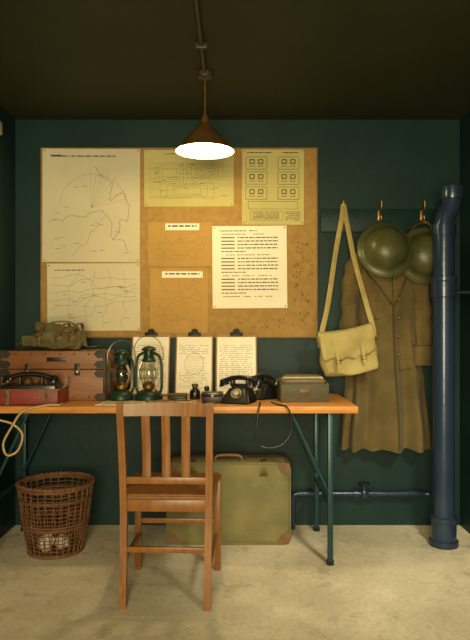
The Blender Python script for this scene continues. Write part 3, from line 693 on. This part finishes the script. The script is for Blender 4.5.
# ---------------------------------------------------------------- drain pipe
dp = root('vertical_drainpipe',(1.122,3.36,0))
lathe('pipe_barrel',[(0.056,0.0),(0.056,1.70),(0.0,1.70)],'pipe',dp)
lathe('foot_flange',[(0,0),(0.076,0),(0.078,0.01),(0.076,0.03),(0.066,0.036),(0.066,0.13),(0.070,0.135),(0.070,0.155),(0.056,0.16)],'pipe',dp)
lathe('collar_1',[(0.056,0),(0.064,0.003),(0.066,0.02),(0.064,0.085),(0.068,0.09),(0.068,0.11),(0.056,0.114)],'pipe',dp,(0,0,1.33))
tube('offset_bend',[(0,0,1.66),(0,0,1.72),(0.012,0,1.775),(0.035,0,1.815),(0.045,0,1.86),(0.045,0,1.90)],0.052,'pipe',dp,seg=28,n=6)
lathe('socket_1',[(0.054,0),(0.064,0.002),(0.064,0.06),(0.054,0.064)],'pipe',dp,(0,0,1.66))
lathe('socket_2',[(0.05,0),(0.060,0.003),(0.062,0.012),(0.060,0.07),(0.054,0.074),(0,0.074)],'pipe',dp,(0.045,0,1.855))
tube('wall_bracket',[(0.05,0.02,1.36),(0.12,0.02,1.36),(0.206,0.02,1.36)],0.010,'pipe',dp,seg=8)
hp = root('horizontal_water_pipe',(0,3.63,0.205))
tube('pipe_run',[(0.36,0,0),(0.7,0,0),(1.10,0,0)],0.017,'pipe',hp,seg=14,n=2)
tube('pipe_elbow',[(1.09,0,0),(1.14,-0.02,0),(1.14,-0.10,0.0),(1.135,-0.20,0.0)],0.015,'pipe',hp,seg=14)
for i,x in enumerate((0.44,0.70,0.80,1.02)): lathe('coupling_%d'%(i+1),[(0.015,-0.018),(0.023,-0.016),(0.023,0.016),(0.015,0.018)],'pipe',hp,(x,0,0),(0,math.pi/2,0),seg=16)
lathe('valve_body',[(0.0,-0.028),(0.024,-0.022),(0.03,0),(0.024,0.022),(0.012,0.03),(0.010,0.055),(0,0.056)],'pipe',hp,(0.75,0,0),seg=18)
tube('valve_wheel',ring_pts(0.030,0.058,20,0.75,0),0.004,'blackm',hp,n=1,closed=True,seg=6)
box('valve_spoke_1',(0.056,0.006,0.004),(0.75,0,0.058),'blackm',hp,bev=0.001); box('valve_spoke_2',(0.006,0.056,0.004),(0.75,0,0.058),'blackm',hp,bev=0.001)
tube('pipe_drop',[(0.36,0,0),(0.34,0.0,-0.01),(0.335,0,-0.05),(0.335,0,-0.204)],0.016,'pipe',hp,seg=12)

# ---------------------------------------------------------------- junction box on the left wall
jb=root('junction_box',(XL+0.018,3.36,2.25))
box('box_body',(0.034,0.09,0.07),(0,0,0),'cream',jb,bev=0.005)
tube('conduit',[(0,0.0,0.035),(0,0,0.148)],0.008,'cream',jb,n=1)

# ---------------------------------------------------------------- pendant lamp
pl=root('pendant_lamp',(-0.145,3.01,0))
lathe('ceiling_rose',[(0,2.399),(0.042,2.399),(0.044,2.39),(0.034,2.372),(0.014,2.362),(0,2.362)],'conduit',pl,seg=28)
tube('flex',[(0,0,2.365),(0.001,0,2.27),(0,0,2.17)],0.0035,'brass',pl,seg=8)
lathe('lamp_holder',[(0,2.195),(0.012,2.193),(0.018,2.18),(0.020,2.150),(0.022,2.13),(0,2.13)],'shade',pl,seg=20)
lathe('shade',[(0.020,2.155),(0.030,2.148),(0.075,2.095),(0.134,2.027),(0.141,2.018)],'shade',pl,seg=48,ang=1.5)
lathe('shade_inner',[(0.018,2.150),(0.028,2.144),(0.073,2.091),(0.132,2.023),(0.141,2.017)],'shadein',pl,seg=48,ang=1.5)
lathe('bulb',[(0.012,2.13),(0.014,2.115),(0.026,2.09),(0.031,2.068),(0.027,2.045),(0.014,2.034),(0,2.031)],'bulb',pl,seg=28,ang=1.5)
cd=root('ceiling_conduit',(0,0,0))
tube('conduit',[(-0.145,2.97,2.388),(-0.145,1.2,2.388),(-0.145,-1.2,2.388)],0.010,'conduit',cd,n=1,seg=10)
for i,y in enumerate((2.7,1.9,1.0)): box('saddle_%d'%(i+1),(0.05,0.02,0.026),(-0.145,y,2.386),'conduit',cd,bev=0.003)

# ---------------------------------------------------------------- lights
def light(name,typ,loc,energy,col,rot=(0,0,0),**k):
    l=bpy.data.lights.new(name,typ); l.energy=energy; l.color=col
    for a,b in k.items(): setattr(l,a,b)
    o=bpy.data.objects.new(name,l); o.location=loc; o.rotation_euler=rot; COL.objects.link(o); return o
def aim(o,t):
    d=Vector(t)-o.location; o.rotation_euler=d.to_track_quat('-Z','Y').to_euler()
a=light('doorway_daylight','AREA',(-0.15,-1.15,1.25),142,(1.0,0.84,0.49),shape='RECTANGLE',size=1.0,size_y=1.6); aim(a,(0.1,3.7,0.95))  # added soft key light behind the camera, in front of the unseen opening
s=light('side_daylight','SPOT',(1.15,0.8,2.25),270,(1.0,0.90,0.62),spot_size=math.radians(46),spot_blend=0.9,shadow_soft_size=0.2); aim(s,(0.70,3.25,0.3))  # added spot inside the room, brightens the right-hand floor near the drainpipe
light('pendant_bulb_light','POINT',(-0.145,3.01,2.02),15,(1.0,0.76,0.36),shadow_soft_size=0.03)

w=bpy.data.worlds.new('World'); sc.world=w; w.use_nodes=True
w.node_tree.nodes['Background'].inputs[0].default_value=(0.9,0.78,0.50,1); w.node_tree.nodes['Background'].inputs[1].default_value=0.9

# ---------------------------------------------------------------- camera
c=bpy.data.cameras.new('Camera'); c.sensor_width=36; c.lens=625/640*36; c.shift_y=8/640
co=bpy.data.objects.new('Camera',c); co.location=(0,0,1.167); co.rotation_euler=(math.pi/2,0,0); COL.objects.link(co)
sc.camera=co
